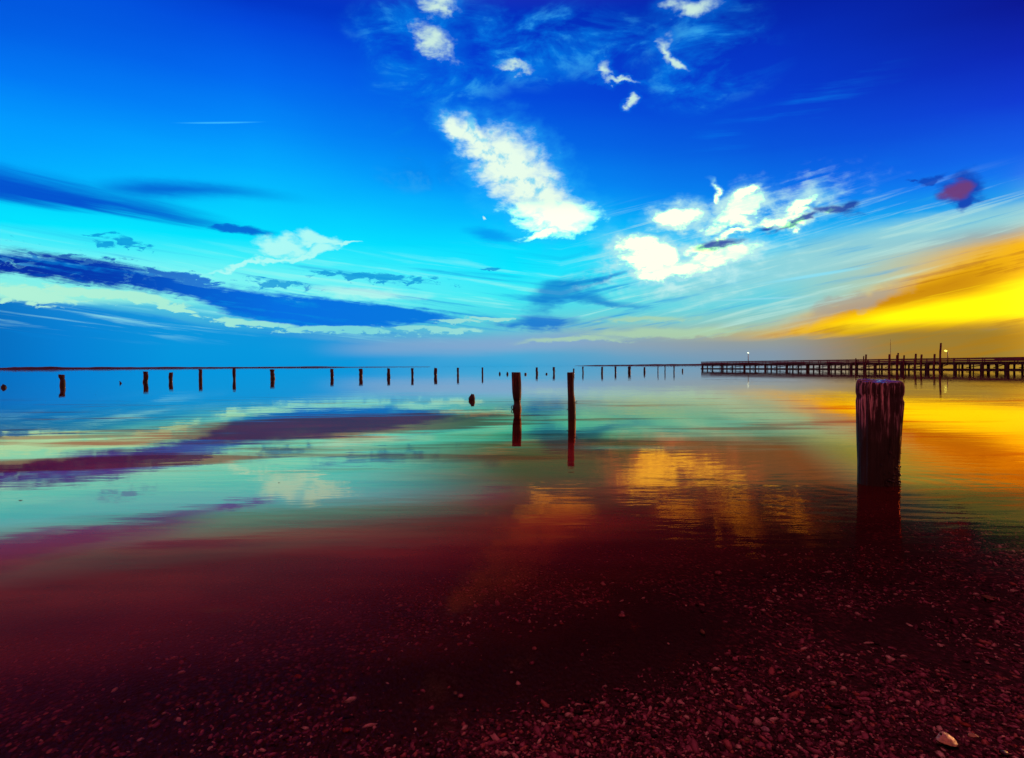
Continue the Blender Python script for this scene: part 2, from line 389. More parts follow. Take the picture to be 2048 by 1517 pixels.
wo = w.node('ShaderNodeOutputWorld'); w.l.new(add.outputs[0], wo.inputs[0])

sun_d = bpy.data.lights.new('sun', 'SUN'); sun_d.energy = 2.0; sun_d.color = (1.0, 0.42, 0.16); sun_d.angle = R(4)
sun = bpy.data.objects.new('sun', sun_d); COL.objects.link(sun)
sdir = Vector((math.sin(SUN_AZ) * math.cos(SUN_EL), math.cos(SUN_AZ) * math.cos(SUN_EL), math.sin(SUN_EL)))
sun.rotation_euler = (-sdir).to_track_quat('-Z', 'Y').to_euler()
sun.location = sdir * 60

# ------------------------------------------------------------------ materials
def material(name):
    m = bpy.data.materials.new(name); m.use_nodes = True; m.node_tree.nodes.clear()
    t = T(m.node_tree); out = t.node('ShaderNodeOutputMaterial')
    return m, t, out
def principled(t, out, color, rough, normal=None, spec=0.5):
    b = t.node('ShaderNodeBsdfPrincipled')
    t.put(b.inputs['Base Color'], color); t.put(b.inputs['Roughness'], rough); b.inputs['Specular IOR Level'].default_value = spec
    if normal is not None: t.put(b.inputs['Normal'], normal)
    t.l.new(b.outputs[0], out.inputs[0])
    return b
def bump(t, h, strength=1.0, dist=0.01):
    nd = t.node('ShaderNodeBump'); nd.inputs['Strength'].default_value = strength; nd.inputs['Distance'].default_value = dist
    t.put(nd.inputs['Height'], h); return E(t, nd.outputs[0])
def position(t):
    return E(t, t.node('ShaderNodeNewGeometry').outputs['Position'])
def objco(t):
    return E(t, t.node('ShaderNodeTexCoord').outputs['Object'])

def wood_mat(name, dark, light, tide, rough=0.75, streak_scale=1.0):
    m, t, out = material(name)
    p = objco(t); x, y, z = t.sep(p)
    grain = t.noise(t.comb(x * 38 * streak_scale, y * 38 * streak_scale, z * 2.2), 1.0, 5, 0.65)
    patch = t.noise(t.comb(x * 6, y * 6, z * 4.5), 1.0, 4, 0.6)
    wz = z + (patch - 0.5) * 0.35
    wet = t.ss(wz, tide - 0.12, tide + 0.16)
    c = t.mix(dark, light, t.ss(grain, 0.47, 0.66) * t.ss(patch, 0.30, 0.56))
    c = t.mix((0.004, 0.0012, 0.0014), c, wet)
    n = bump(t, grain, 0.8, 0.012)
    principled(t, out, c, t.ls(wet, 0, 1, 0.45, rough), n, 0.25)
    return m
M_post = wood_mat('weathered_post_wood', (0.014, 0.004, 0.006), (0.42, 0.24, 0.28), 0.52)
M_pole = wood_mat('reddish_pole_wood', (0.008, 0.003, 0.0028), (0.10, 0.030, 0.020), 0.50)
M_row = wood_mat('distant_piling_wood', (0.016, 0.004, 0.005), (0.06, 0.016, 0.014), 0.30)
m, t, out = material('wet_end_grain')
p = objco(t); x, y, z = t.sep(p)
rr = t.vmath('LENGTH', t.comb(x, y, 0.0), out=1)
ring = t.noise(t.comb(rr * 60, x * 4, y * 4), 1.0, 3, 0.6)
principled(t, out, t.mix((0.03, 0.014, 0.02), (0.13, 0.07, 0.085), t.ss(ring, 0.35, 0.7)), t.ss(t.noise(p, 14, 3), 0.42, 0.62, 0.12, 0.5), bump(t, ring, 0.5, 0.006), 0.6)
M_end = m
def plain(name, color, rough=0.7, amount=0.5, scale=8):
    m, t, out = material(name)
    n = t.noise(objco(t), scale, 4, 0.6)
    c2_ = tuple(v * (1 - amount) for v in color)
    principled(t, out, t.mix(c2_, color, t.ss(n, 0.35, 0.65)), rough, bump(t, n, 0.3, 0.01), 0.3)
    return m
M_pier = plain('pier_timber', (0.060, 0.014, 0.030), 0.85, 0.5, 3)
M_pier_pile = plain('pier_pile_timber', (0.022, 0.006, 0.009), 0.85, 0.5, 2)
M_rail = plain('pier_rail_timber', (0.085, 0.020, 0.045), 0.85, 0.4, 3)
M_moor = plain('mooring_pole_timber', (0.075, 0.016, 0.026), 0.85, 0.5, 2)
M_steel = plain('lamp_post_steel', (0.16, 0.13, 0.07), 0.5, 0.4, 6)
M_shore = plain('far_wooded_shore', (0.050, 0.020, 0.045), 0.95, 0.4, 0.01)
def emit(name, color, strength):
    m, t, out = material(name)
    e = t.node('ShaderNodeEmission'); e.inputs[0].default_value = tuple(color) + (1,); e.inputs[1].default_value = strength
    t.l.new(e.outputs[0], out.inputs[0]); return m
M_white_lamp = emit('lit_white_lamp', (0.92, 1.0, 0.72), 2)
M_yellow_lamp = emit('lit_yellow_lamp', (1.0, 0.86, 0.12), 2.2)

# ------------------------------------------------------------------ beach and water
S0 = ground(1950, 1640); S1 = ground(2300, 1450)
sd = (S1 - S0).normalized(); SN = Vector((-sd.y, sd.x, 0))
SLOPE = 0.042
def shore_s(x, y): return (x - S0.x) * SN.x + (y - S0.y) * SN.y
def bed_z(x, y):
    s = shore_s(x, y)
    z = -SLOPE * s
    z = np.where(s < 0, -SLOPE * s * 1.5, z)
    z = np.maximum(z, -0.8); z = np.minimum(z, 0.45)
    n = fbm(x * 0.9 + 5, y * 0.9 + 3, 3) * 0.030 + fbm(x * 3.1, y * 3.1 + 40, 3) * 0.010
    return z + n

HOL = (0.28, 2.85)          # smooth sandy hollow in the middle of the shallows
xs = np.concatenate([np.linspace(-9000, -40, 8), np.linspace(-30, -6, 25), np.linspace(-5.8, 7, 320), np.linspace(7.5, 30, 24), np.linspace(40, 9000, 8)])
ys = np.concatenate([np.linspace(-60, -6, 10), np.linspace(-5, 0.9, 20), np.linspace(1.0, 9, 260), np.linspace(9.4, 30, 40), np.linspace(40, 9000, 8)])
X, Y = np.meshgrid(xs, ys); Z = bed_z(X, Y)
nx, ny = len(xs), len(ys)
idx = np.arange(nx * ny).reshape(ny, nx)
quads = np.stack([idx[:-1, :-1], idx[:-1, 1:], idx[1:, 1:], idx[1:, :-1]], -1).reshape(-1, 4)

m, t, out = material('wet_shelly_sand')
p = position(t); x, y, z = t.sep(p)
vor = t.node('ShaderNodeTexVoronoi'); vor.inputs['Scale'].default_value = 1.0
vv = t.comb(x * 60 + y * 8, y * 34, 0.0)
t.put(vor.inputs['Vector'], vv)
vd = E(t, vor.outputs['Distance']); vc = t.sep(E(t, vor.outputs['Color']))[0]
big_n = t.noise(t.comb(x * 1.3, y * 0.8, 0.0), 1.0, 4, 0.6)
g = t.noise(t.comb(x * 90, y * 60, 0.0), 1.0, 4, 0.6)
hx, hy = x - HOL[0], y - HOL[1]
hol = t.ss(t.vmath('LENGTH', t.comb(hx * (0.86 / 1.0) + hy * (0.50 / 1.0), (hy * 0.86 - hx * 0.50) * (1 / 0.55), 0.0), out=1) + (big_n - 0.5) * 0.9, 0.65, 1.1)
c = t.ramp(vc, [(0.0, (0.02, 0.004, 0.007)), (0.5, (0.11, 0.024, 0.038)), (0.8, (0.24, 0.055, 0.075)), (0.94, (0.36, 0.09, 0.08)), (1.0, (0.60, 0.22, 0.15))])
c = t.mix((0.035, 0.006, 0.008), c, t.ss(big_n, 0.38, 0.60) * t.ss(vd, 0.62, 0.38) * t.ls(hol, 0.0, 1.0, 0.06, 1.0))
c = t.mix(c, (0.012, 0.003, 0.004), t.ss(g, 0.48, 0.7) * 0.7)
principled(t, out, c, 0.55, bump(t, vd * -1.0 + g * 0.3, 0.7, 0.012), 0.3)
M_bed = m
bed = mesh_obj('beach', np.stack([X, Y, Z], -1).reshape(-1, 3), quads, M_bed); tag(bed, kind='structure')

# water: reflecting skin over a maroon, silty body that hides the bed as it gets deeper
FX, FY = ground(1757, 968).x, ground(1757, 968).y
m, t, out = material('calm_bay_water')
p = position(t); x, y, z = t.sep(p)
rx, ry = x - FX, y - FY
rad = t.vmath('LENGTH', t.comb(rx, ry, 0.0), out=1)
rings = t.math('SINE', rad * 26.0 + t.noise(p, 2.0, 2) * 3.0) * t.math('EXPONENT', rad * -0.75) * 0.0004
swell = t.noise(t.comb(x * 0.35, y * 0.9, 0.0), 1.0, 3, 0.5) * 0.0040
rip = t.noise(t.comb(x * 1.3 + y * 0.4, y * 4.6, 5.0), 1.0, 4, 0.5) * 0.0024
patch = t.ss(t.noise(t.comb(x * 0.12, y * 0.10, 9.0), 1.0, 3, 0.5), 0.38, 0.66, 0.35, 1.15)
near = t.ss(x + y * 0.05, 0.0, 1.6, 0.42, 1.15) * t.ss(y, 7.0, 10.0, 1.0, 0.5)
h = (swell + rip * near) * patch + rings
bn = t.node('ShaderNodeBump'); bn.inputs['Strength'].default_value = 1.0; bn.inputs['Distance'].default_value = 1.0
t.put(bn.inputs['Height'], h); nrm = E(t, bn.outputs[0])
fr = t.node('ShaderNodeFresnel'); fr.inputs['IOR'].default_value = 1.36; t.put(fr.inputs['Normal'], nrm)
F = E(t, fr.outputs[0])
lw = t.node('ShaderNodeLayerWeight'); lw.inputs['Blend'].default_value = 0.5; t.put(lw.inputs['Normal'], nrm)
graz = 1.0 - E(t, lw.outputs['Facing'])
# painted reflection tint by view angle: the mirror fades fast away from grazing, blue first, then green, then red
refl = t.ramp(graz, [(0.0, (1,1,1)), (.038, (.95,.95,.92)), (.07, (.87,.79,.54)), (.105, (.82,.69,.46)), (.139, (.74,.60,.42)), (.175, (.54,.48,.36)),
                     (.195, (.38,.28,.13)), (.22, (.16,.10,.04)), (.25, (.055,.025,.013)), (.30, (.04,.012,.008)), (.40, (.016,.006,.005)), (1.0, (.012,.005,.004))])
refl_noise = t.noise(t.comb(x * 0.28, y * 1.3, 14.0), 1.0, 5, 0.6) - 0.5
refl_tint = t.ss(x + y * 0.10, -1.3, 0.9) * t.ss(y + refl_noise * 5.0, 13.0, 8.8) * t.ss(x - y * 0.25, 2.3, 1.2)      # reflections painted browner along the near shore
refl = t.mix(refl, (0.80, 0.19, 0.09), refl_tint, 'MULTIPLY')
mid = t.ss(x + y * 0.12, -0.4, 1.8) * t.ss(y, 28.0, 18.0)  # reflection colour painted greyer over the middle water
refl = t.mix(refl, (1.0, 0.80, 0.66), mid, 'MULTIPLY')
refl_tint2 = t.ss(x - y * 0.25, 0.9, 2.2) * t.ss(y, 13.0, 8.0)  # blue painted out of the reflections towards the right
refl = t.mix(refl, (0.95, 0.72, 0.16), refl_tint2, 'MULTIPLY')
refl_tint3 = t.ss(x + (refl_noise * 2.0), -0.9, 0.5) * t.ss(y + refl_noise * 2.5 - x * 0.12, 6.9, 5.1)     # reflections painted darker close in
refl = t.mix(refl, (0.50, 0.36, 0.40), refl_tint3, 'MULTIPLY')
# painted maroon patches and streaks standing in for dark cloud reflections
def refl_patch(cx, cy, rx, ry, tilt):
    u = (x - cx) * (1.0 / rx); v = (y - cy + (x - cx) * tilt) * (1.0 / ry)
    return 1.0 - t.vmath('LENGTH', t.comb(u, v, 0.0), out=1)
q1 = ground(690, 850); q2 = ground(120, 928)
refl_dark = refl_patch(q1.x, q1.y, 4.2, 3.4, -0.45).max(refl_patch(q2.x, q2.y, 3.0, 0.75, -0.25))
refl_streak = t.ss(t.noise(t.comb(x * 0.22 + y * 0.1, y * 0.85, 77.0), 1.0, 5, 0.55, 0.3), 0.53, 0.66) * t.ss(y, 6.0, 9.0) * t.ss(y, 30.0, 16.0) * 0.75
refl_mask = t.ss(refl_dark + refl_noise * 1.6, 0.0, 0.35).max(refl_streak)
refl = t.mix(refl, (0.75, 0.26, 0.24), refl_mask, 'MULTIPLY')
gl = t.node('ShaderNodeBsdfGlossy'); gl.inputs['Roughness'].default_value = 0.015
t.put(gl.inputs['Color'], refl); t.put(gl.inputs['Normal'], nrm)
s = (x - S0.x) * SN.x + (y - S0.y) * SN.y
depth = s * SLOPE + (t.noise(t.comb(x * 0.8, y * 0.8, 2.0), 1.0, 3) - 0.5) * 0.05
turb = t.ss(depth, 0.055, 0.175)
silt = t.node('ShaderNodeBsdfDiffuse')
sn = t.noise(t.comb(x * 0.5, y * 1.4, 1.0), 1.0, 4, 0.55)
t.put(silt.inputs['Color'], t.mix((0.02, 0.003, 0.006), t.mix((0.17, 0.020, 0.036), (0.27, 0.042, 0.042), t.ss(sn, 0.35, 0.65)), (t.ss(y + x * 0.45, 10.5, 5.5, 0.0, 1.0) * t.ss(x, 0.3, 2.4, 1.0, 0.10)).max(refl_mask * t.ss(x, -0.8, -2.0) * 0.9).max(refl_tint * t.ss(x, 1.9, 0.9) * t.ss(y, 11.5, 9.0) * 0.75).max(refl_tint3 * 0.22)))  # silty body, brightened and dimmed by place to imitate reflected tones
tr = t.node('ShaderNodeBsdfTransparent'); t.put(tr.inputs['Color'], t.mix((1.0, 0.96, 0.95), (0.80, 0.55, 0.58), t.ss(depth, 0.0, 0.12)))
body = t.node('ShaderNodeMixShader'); t.put(body.inputs[0], turb)
t.l.new(tr.outputs[0], body.inputs[1]); t.l.new(silt.outputs[0], body.inputs[2])
dim = t.node('ShaderNodeMixShader'); t.put(dim.inputs[0], F)
blk = t.node('ShaderNodeBsdfDiffuse'); blk.inputs['Color'].default_value = (0, 0, 0, 1)
t.l.new(body.outputs[0], dim.inputs[1]); t.l.new(blk.outputs[0], dim.inputs[2])
ad = t.node('ShaderNodeAddShader'); t.l.new(dim.outputs[0], ad.inputs[0]); t.l.new(gl.outputs[0], ad.inputs[1])
t.l.new(ad.outputs[0], out.inputs[0])
M_water = m
wv = [(-12000, -40, 0), (12000, -40, 0), (12000, 16000, 0), (-12000, 16000, 0)]
water = mesh_obj('water', wv, [[0, 1, 2, 3]], M_water, smooth=False); tag(water, kind='structure')

# ------------------------------------------------------------------ far shore
def shore_strip(profile, dist, depth):
    """profile: (px, top px above the waterline in pixels)"""
    pxs = np.arange(profile[0][0], profile[-1][0] + 0.1, 2.0)
    hs = np.interp(pxs, [q[0] for q in profile], [q[1] for q in profile])
    hs = np.maximum(hs * (1 + 0.35 * fbm(pxs * 0.03, pxs * 0 + 3, 4)), 0.02)
    V = []; k = len(pxs)
    for j, (dd, f) in enumerate(((0, 0.0), (10, 0.75), (60, 1.0), (depth * 0.6, 1.05), (depth, 0.0))):
        for px, hh in zip(pxs, hs):
            q = at_depth(px, horizon(px), dist)
            s_ = (dist + dd) / dist
            V.append((q.x * s_, dist + dd, -0.3 if f == 0 else 0.4 + f * hh * dist / FPX))
    Fc = [[j*k+i, j*k+i+1, (j+1)*k+i+1, (j+1)*k+i] for j in range(4) for i in range(k-1)]
    return mesh_obj('far_shore', V, Fc, M_shore)
tag(shore_strip([(-700, 7), (-200, 5.2), (0, 4.4), (120, 4.2), (250, 3.4), (300, 2.6), (350, 2.9), (450, 2.0), (560, 2.1), (640, 2.0), (700, 0.9), (860, 0.3)], 3200, 500), kind='structure')
tag(shore_strip([(1150, 0.2), (1190, 1.6), (1260, 2.0), (1330, 2.4), (1400, 2.8), (1600, 3.2), (1900, 3.6), (2600, 5)], 3600, 500), kind='structure')

# ------------------------------------------------------------------ wooden posts
def post_mesh(prof, n=32, groove=0.05, seed=0, rings=None, top_tilt=0.0, ragged=0.0):
    """prof: list of (z, dx, radius) from bottom to top. Returns side verts/faces, top ring verts."""
    zs = [q[0] for q in prof]
    if rings is None: rings = max(14, int((zs[-1] - max(zs[0], -0.1)) / 0.05))
    zz = np.linspace(zs[0], zs[-1], rings)
    dxs = np.interp(zz, zs, [q[1] for q in prof]); rs = np.interp(zz, zs, [q[2] for q in prof])
    th = np.linspace(0, 2 * np.pi, n, endpoint=False)
    V = np.zeros((rings, n, 3))
    for i in range(rings):
        g = fbm(np.cos(th) * n / 9.0 + seed * 3.7, np.sin(th) * n / 9.0 + zz[i] * 0.35 + seed, 3)
        g2 = fbm(np.cos(th) * 1.3 + seed, np.sin(th) * 1.3 + zz[i] * 2.2 + 7 * seed, 2)
        r = rs[i] * (1 + groove * g * 1.6 + groove * 0.9 * g2)
        V[i, :, 0] = dxs[i] + np.cos(th) * r; V[i, :, 1] = np.sin(th) * r
        zt = zz[i]
        if i == rings - 1:
            V[i, :, 2] = zt + top_tilt * np.cos(th) * rs[i] + ragged * fbm(np.cos(th) * 2 + seed, np.sin(th) * 2, 3)
        else: V[i, :, 2] = zt
    idx = np.arange(rings * n).reshape(rings, n)
    nxt = np.roll(idx, -1, axis=1)
    Fq = np.stack([idx[:-1], nxt[:-1], nxt[1:], idx[1:]], -1).reshape(-1, 4)
    return V.reshape(-1, 3), Fq.tolist(), V[-1]
def cap_mesh(ring, seed=0, dome=0.01):
    """end grain: concentric rings down to a centre"""
    n = len(ring); c = ring.mean(0); V = []; Fc = []
    for j, k in enumerate((1.0, 0.94, 0.75, 0.5, 0.25)):
        q = c + (ring - c) * k
        q[:, 2] += (0.0 if j == 0 else dome * (1 - k * 0.6)) + (0 if j < 1 else 0.008 * fbm(q[:, 0] * 12 + seed, q[:, 1] * 12, 3))
        V.append(q)
    V = np.concatenate(V + [c[None] + np.array([[0, 0, dome]])])
    for j in range(4):
        for i in range(n):
            k = (i + 1) % n; Fc.append([j*n+i, j*n+k, (j+1)*n+k, (j+1)*n+i])
    for i in range(n): Fc.append([4*n+i, 4*n+(i+1) % n, 5*n])
    return V, Fc
def merge(V, Fc, V2, F2):
    b = len(V); return np.concatenate([V, V2]), Fc + [[i + b for i in f] for f in F2]

# the big foreground post: grooved shaft + wet end grain
root = empty('wooden_post', (FX, FY, 0))
tag(root, 'thick grooved wooden post standing in the shallows nearest the beach, with flat wet top', 'post')
px2m = FY / FPX
def fp(y): return (968 - y) * px2m
prof = [(-0.35, -0.012, 0.190), (fp(1000), -0.010, 0.190), (fp(960), -0.008, 0.189), (fp(920), -0.006, 0.190), (fp(850), -0.001, 0.203), (fp(802), 0.004, 0.214),
        (fp(792), 0.004, 0.206), (fp(785), 0.004, 0.215), (fp(772), 0.005, 0.216), (fp(764), 0.004, 0.210), (fp(759), 0.003, 0.199)]
prof = [(a_, b_, c_ * 0.925) for a_, b_, c_ in prof]
V, Fc, ring = post_mesh(prof, n=128, groove=0.07, seed=2, rings=110)
V[:, :2] *= 0.975
# a few deep drying cracks and a chipped shoulder on the sunset side
th = np.arctan2(V[:, 1], V[:, 0]); zc = V[:, 2]
for a, dpt, z0, wd in ((-1.9, 0.020, 0.30, 0.03), (-1.55, 0.026, 0.18, 0.025), (-1.2, 0.020, 0.42, 0.03), (-2.4, 0.018, 0.5, 0.03), (-0.75, 0.022, 0.35, 0.035), (-2.15, 0.015, 0.55, 0.02), (-1.36, 0.016, 0.55, 0.02)):
    k = np.exp(-((th - a - 0.05 * np.sin(zc * 5)) / wd) ** 2) * np.clip((zc - z0) / 0.15, 0, 1) * dpt
    V[:, 0] -= np.cos(th) * k; V[:, 1] -= np.sin(th) * k
chip = np.exp(-((th + 0.35) / 0.28) ** 2) * np.exp(-((zc - fp(797)) / 0.016) ** 2) * 0.022
V[:, 0] -= np.cos(th) * chip; V[:, 1] -= np.sin(th) * chip
Vr = V.reshape(110, 128, 3)
for i_ in range(104, 110):       # worn top, sloping down to the viewer's side
    Vr[i_, :, 2] -= 0.013 * (1 - np.sin(np.linspace(0, 2*np.pi, 128, endpoint=False))) * (i_ - 103) / 6
    tt_ = np.linspace(0, 2*np.pi, 128, endpoint=False)
    Vr[i_, :, 2] += 0.020 * fbm(np.cos(tt_) * 4 + 3, np.sin(tt_) * 4, 4) * (i_ - 103) / 6
ring = Vr[-1]
# barnacles and weed on the lower right flank
bv, bf = [], []
for k in range(70):
    a = rng.normal(-0.35, 0.75); z0 = abs(rng.normal(0, 0.16)) ; rr_ = 0.178
    c_ = np.array([math.cos(a) * rr_ - 0.008, math.sin(a) * rr_, z0 + 0.01]); rad_ = rng.uniform(0.005, 0.014)
    b = len(bv); d_ = np.array([math.cos(a), math.sin(a), 0]); tv = np.array([-math.sin(a), math.cos(a), 0]); uv = np.array([0, 0, 1.0])
    for i in range(6):
        q = 2 * math.pi * i / 6; bv.append(c_ + (tv * math.cos(q) + uv * math.sin(q) * 1.3) * rad_ - d_ * 0.006)
    for i in range(6):
        q = 2 * math.pi * i / 6; bv.append(c_ + (tv * math.cos(q) + uv * math.sin(q) * 1.3) * rad_ * 0.5 + d_ * rad_ * 0.9)
    bf += [[b+i, b+(i+1) % 6, b+6+(i+1) % 6, b+6+i] for i in range(6)] + [[b+6+i for i in range(6)]]
shaft = mesh_obj('shaft', V, Fc, M_post, root)
tag(mesh_obj('barnacles', np.array(bv), bf, M_row, shaft), kind='stuff')
V2, F2 = cap_mesh(ring, 3, 0.006); mesh_obj('end_grain', V2, F2, M_end, root)

# two mid-distance posts
def surveyed_post(name, pts, wl, label, cat, mat, n=48, groove=0.06, seed=1, cap=True, group=None):
    """pts: (y px, left px, right px) outline of the part above the water"""
    x0 = (pts[-1][1] + pts[-1][2]) / 2
    base_ = ground(x0, wl); k = base_.y / FPX
    root = empty(name, (base_.x, base_.y, 0)); tag(root, label, cat, group)
    prof = []
    for (py, l, r) in pts:
        prof.append(((wl - py) * k, ((l + r) / 2 - x0) * k, (r - l) / 2 * k))
    lo = prof[-1]; prof.append((-0.6, lo[1], lo[2])); prof = prof[::-1]
    V, Fc, ring = post_mesh(prof, n=n, groove=groove, seed=seed, rings=64, ragged=0.01)
    sh = mesh_obj('shaft', V, Fc, mat, root)
    V2, F2 = cap_mesh(ring, seed, 0.004); mesh_obj('end_grain', V2, F2, M_end, root)
    return sh, k
r1, k1 = surveyed_post('wooden_post', [(745, 1023.5, 1041.5), (750, 1023.3, 1042), (770, 1024, 1042.8), (785, 1024.6, 1043), (797, 1026, 1042.5), (802, 1027.5, 1041.5), (809, 1027.6, 1041.6), (813, 1025.3, 1042.8), (819, 1025.2, 1043)], 819,
    'stout wooden post with a narrow eroded waist just above the water', 'post', M_pole, seed=5, groove=0.04)
mb = MB(); 
for i in range(10):
    a0_, a1_ = 2*math.pi*i/10, 2*math.pi*(i+1)/10
    mb.rod((-0.115+0.03*math.cos(a0_), -0.09, 0.05+0.045*math.sin(a0_)), (-0.115+0.03*math.cos(a1_), -0.09, 0.05+0.045*math.sin(a1_)), 0.010, n=6)
mb.build('iron_ring', M_row, r1, True)
r2_, k2 = surveyed_post('wooden_post', [(745.5, 1134.5, 1147.5), (752, 1134.6, 1148.2), (770, 1135, 1148), (783, 1135.4, 1148), (790, 1135.6, 1148.6), (796, 1135.8, 1150), (806, 1135.6, 1151), (818, 1135.8, 1151.4), (840, 1135.8, 1151.8)], 840,
    'slim tall wooden post that bulges at mid height, with small nails sticking out', 'post', M_pole, seed=9, groove=0.05)
for p0_, p1_ in (((0.07, -0.03, 0.345), (0.105, -0.06, 0.34)), ((0.08, -0.02, 0.36), (0.10, -0.05, 0.385)), ((-0.06, -0.04, 0.25), (-0.11, -0.08, 0.20))):
    mb = MB(); mb.rod(p0_, p1_, 0.006, n=6); mb.build('nail', M_row, r2_, True)

# pilings far out in the bay: (x, top, bottom of reflection, width, lean) as seen in the photograph
ROW = [
 (124.5, 749, 795.5, 11.0, -0.02, 'isolated squat piling with a pinched neck, standing far apart at one end of the row'),
 (291, 743, 787, 9.8, 0.03, 'broad piling paired with a shorter one beside it, near the wooded shore end'),
 (341.5, 745, 781, 7.6, 0.02, 'shorter of the paired pilings, with lower top than those on either side'),
 (400.5, 738.7, 783, 7.0, 0.03, 'leaning piling whose top just touches the far shoreline, beside the short piling'),
 (468.5, 736.4, 783, 5.7, 0.0, 'thin tall piling overlapping the wooded shoreline, between the leaning and the thick one'),
 (545, 739, 777, 8.3, -0.01, 'thick dark piling before the widest empty gap in the row'),
 (664, 738, 773, 6.4, 0.0, 'straight piling just after the widest gap in the row'),
 (721.7, 737.6, 772, 7.0, 0.01, 'slightly bowed thick piling, second after the widest gap in the row'),
 (777, 737, 772, 6.4, 0.02, 'crooked piling, third after the widest gap in the row'),
 (824.7, 736.6, 771, 5.0, -0.01, 'slim piling, fourth after the widest gap in the row'),
 (871, 736, 769, 5.8, 0.0, 'square topped piling, fifth after the widest gap in the row'),
 (916, 735.7, 767, 4.1, 0.01, 'narrow piling with a nicked side, standing behind the low ragged stump'),
 (965, 735, 766, 3.4, 0.0, 'thinnest straight piling just before the low stubs in the row'),
 (1074, 735, 761, 4.7, -0.03, 'piling close beside the waisted post, between two low stubs'),
 (1108, 734.5, 760, 4.6, -0.01, 'piling between the round stub and the slim nailed post'),
 (1147.3, 737.5, 758, 3.2, 0.02, 'piling half hidden behind the slim nailed post, only its tip showing'),
 (1166, 733.5, 759, 3.0, -0.01, 'thin piling just past the slim nailed post'),
 (1204, 733.8, 761, 4.0, 0.01, 'piling at the tip of the far headland, second past the nailed post'),
 (1231, 733, 758, 3.8, 0.01, 'kinked piling, third past the slim nailed post'),
 (1259, 733, 757.5, 5.6, 0.0, 'widest of the small pilings below the far headland'),
 (1289, 734.5, 755, 3.6, 0.0, 'shorter piling just past the widest one below the headland'),
 (1316, 731.5, 758, 2.1, 0.0, 'spindly pole, first of three thin ones before the pier'),
 (1330, 731.5, 758, 2.2, 0.0, 'spindly pole, middle of three thin ones before the pier'),
 (1348, 731.5, 758, 2.5, 0.01, 'spindly pole, last of three thin ones before the pier'),
]
def fmt_z(y, wl, k): return (wl - y) * k
for i, (x, tp, bt, wd, lean, label) in enumerate(ROW):
    wl = (tp + bt) / 2 + 0.3
    b = ground(x, wl); k = b.y / FPX; H = (wl - tp) * k; Rr = wd / 2 * k
    prof = [(-0.6, -lean * 0.6, Rr)]
    for j in range(1, 9):
        z = H * j / 8
        prof.append((z - H * 0.02, lean * z + Rr * 0.35 * float(vnoise(np.array(i * 7.7 + j * 0.45), np.array(3.1))), Rr * (1 + 0.34 * float(vnoise(np.array(i * 3.3 + j * 0.6), np.array(8.2))))))
    if i == 0: prof = [(-0.6, 0.02, Rr), (0.0, 0.02, Rr*0.98), (H*0.25, 0.03, Rr*0.95), (H*0.5, 0.03, Rr*0.85), (H*0.62, 0, Rr*0.8), (H*0.75, -0.03, Rr*1.02), (H*0.97, -0.04, Rr*1.0)]
    V, Fc, ring = post_mesh(prof, n=20, groove=0.07, seed=20 + i, rings=26, ragged=0.03, top_tilt=random.uniform(-0.15, 0.15))
    V2, F2 = cap_mesh(ring, i, 0.0); V, Fc = merge(V, Fc, V2, F2)
    o = mesh_obj('wooden_piling', V, Fc, M_row, loc=(b.x, b.y, 0))
    tag(o, label, 'piling', 'old pilings standing in a row in the bay')

STUBS = [
 (943.6, 789, 812.5, 13.0, 'low ragged stump with a split jagged top, in open water near the waisted post'),
 (7.6, 769, 783, 9.5, 'rounded rotten stump at the very edge of the picture, farthest from the pier'),
 (241, 762.5, 772.5, 4.0, 'tiny pointed stub between the squat piling and the paired pilings'),
 (999.5, 744, 753.5, 4.0, 'small stub just past the thinnest piling, first of two beside the waisted post'),
 (1014.8, 744, 754.5, 4.4, 'small notched stub almost touching the waisted post'),
 (1051, 746, 753, 4.2, 'squarish stub between the waisted post and the next piling'),
 (1093, 746, 752, 4.2, 'round low stub between two pilings, in front of the slim nailed post'),
 (1365, 738, 749, 2.8, 'short stub standing alone just before the pier end'),
]
for i, (x, tp, bt, wd, label) in enumerate(STUBS):
    wl = (tp + bt) / 2; b = ground(x, wl); k = b.y / FPX; H = (wl - tp) * k; Rr = wd / 2 * k
    if i == 0: prof = [(-0.6, 0, Rr*0.85), (0, 0, Rr*0.95), (H*0.3, 0, Rr), (H*0.6, 0.01, Rr*0.85), (H*0.8, 0.02, Rr*0.6), (H*0.98, 0.03, Rr*0.4)]
    elif i == 2: prof = [(-0.6, 0, Rr*0.7), (0, 0, Rr*0.9), (H*0.2, 0.03, Rr), (H*0.6, -0.03, Rr*0.5), (H*0.98, -0.05, Rr*0.25)]
    elif i in (5, 7): prof = [(-0.6, 0, Rr), (0, 0, Rr), (H*0.6, 0, Rr*0.95), (H*0.97, 0, Rr*0.85)]
    else: prof = [(-0.6, 0, Rr*0.8), (0, 0, Rr), (H*0.4, 0, Rr*0.92), (H*0.7, 0.01, Rr*0.65), (H*0.97, -0.01, Rr*0.3)]
    V, Fc, ring = post_mesh(prof, n=24, groove=0.22, seed=60 + i, rings=20, ragged=H * 0.25)
    V2, F2 = cap_mesh(ring, i, 0.0); V, Fc = merge(V, Fc, V2, F2)
    o = mesh_obj('piling_stump', V, Fc, M_row, loc=(b.x, b.y, 0))
    tag(o, label, 'stump', 'rotten piling stumps in the bay')

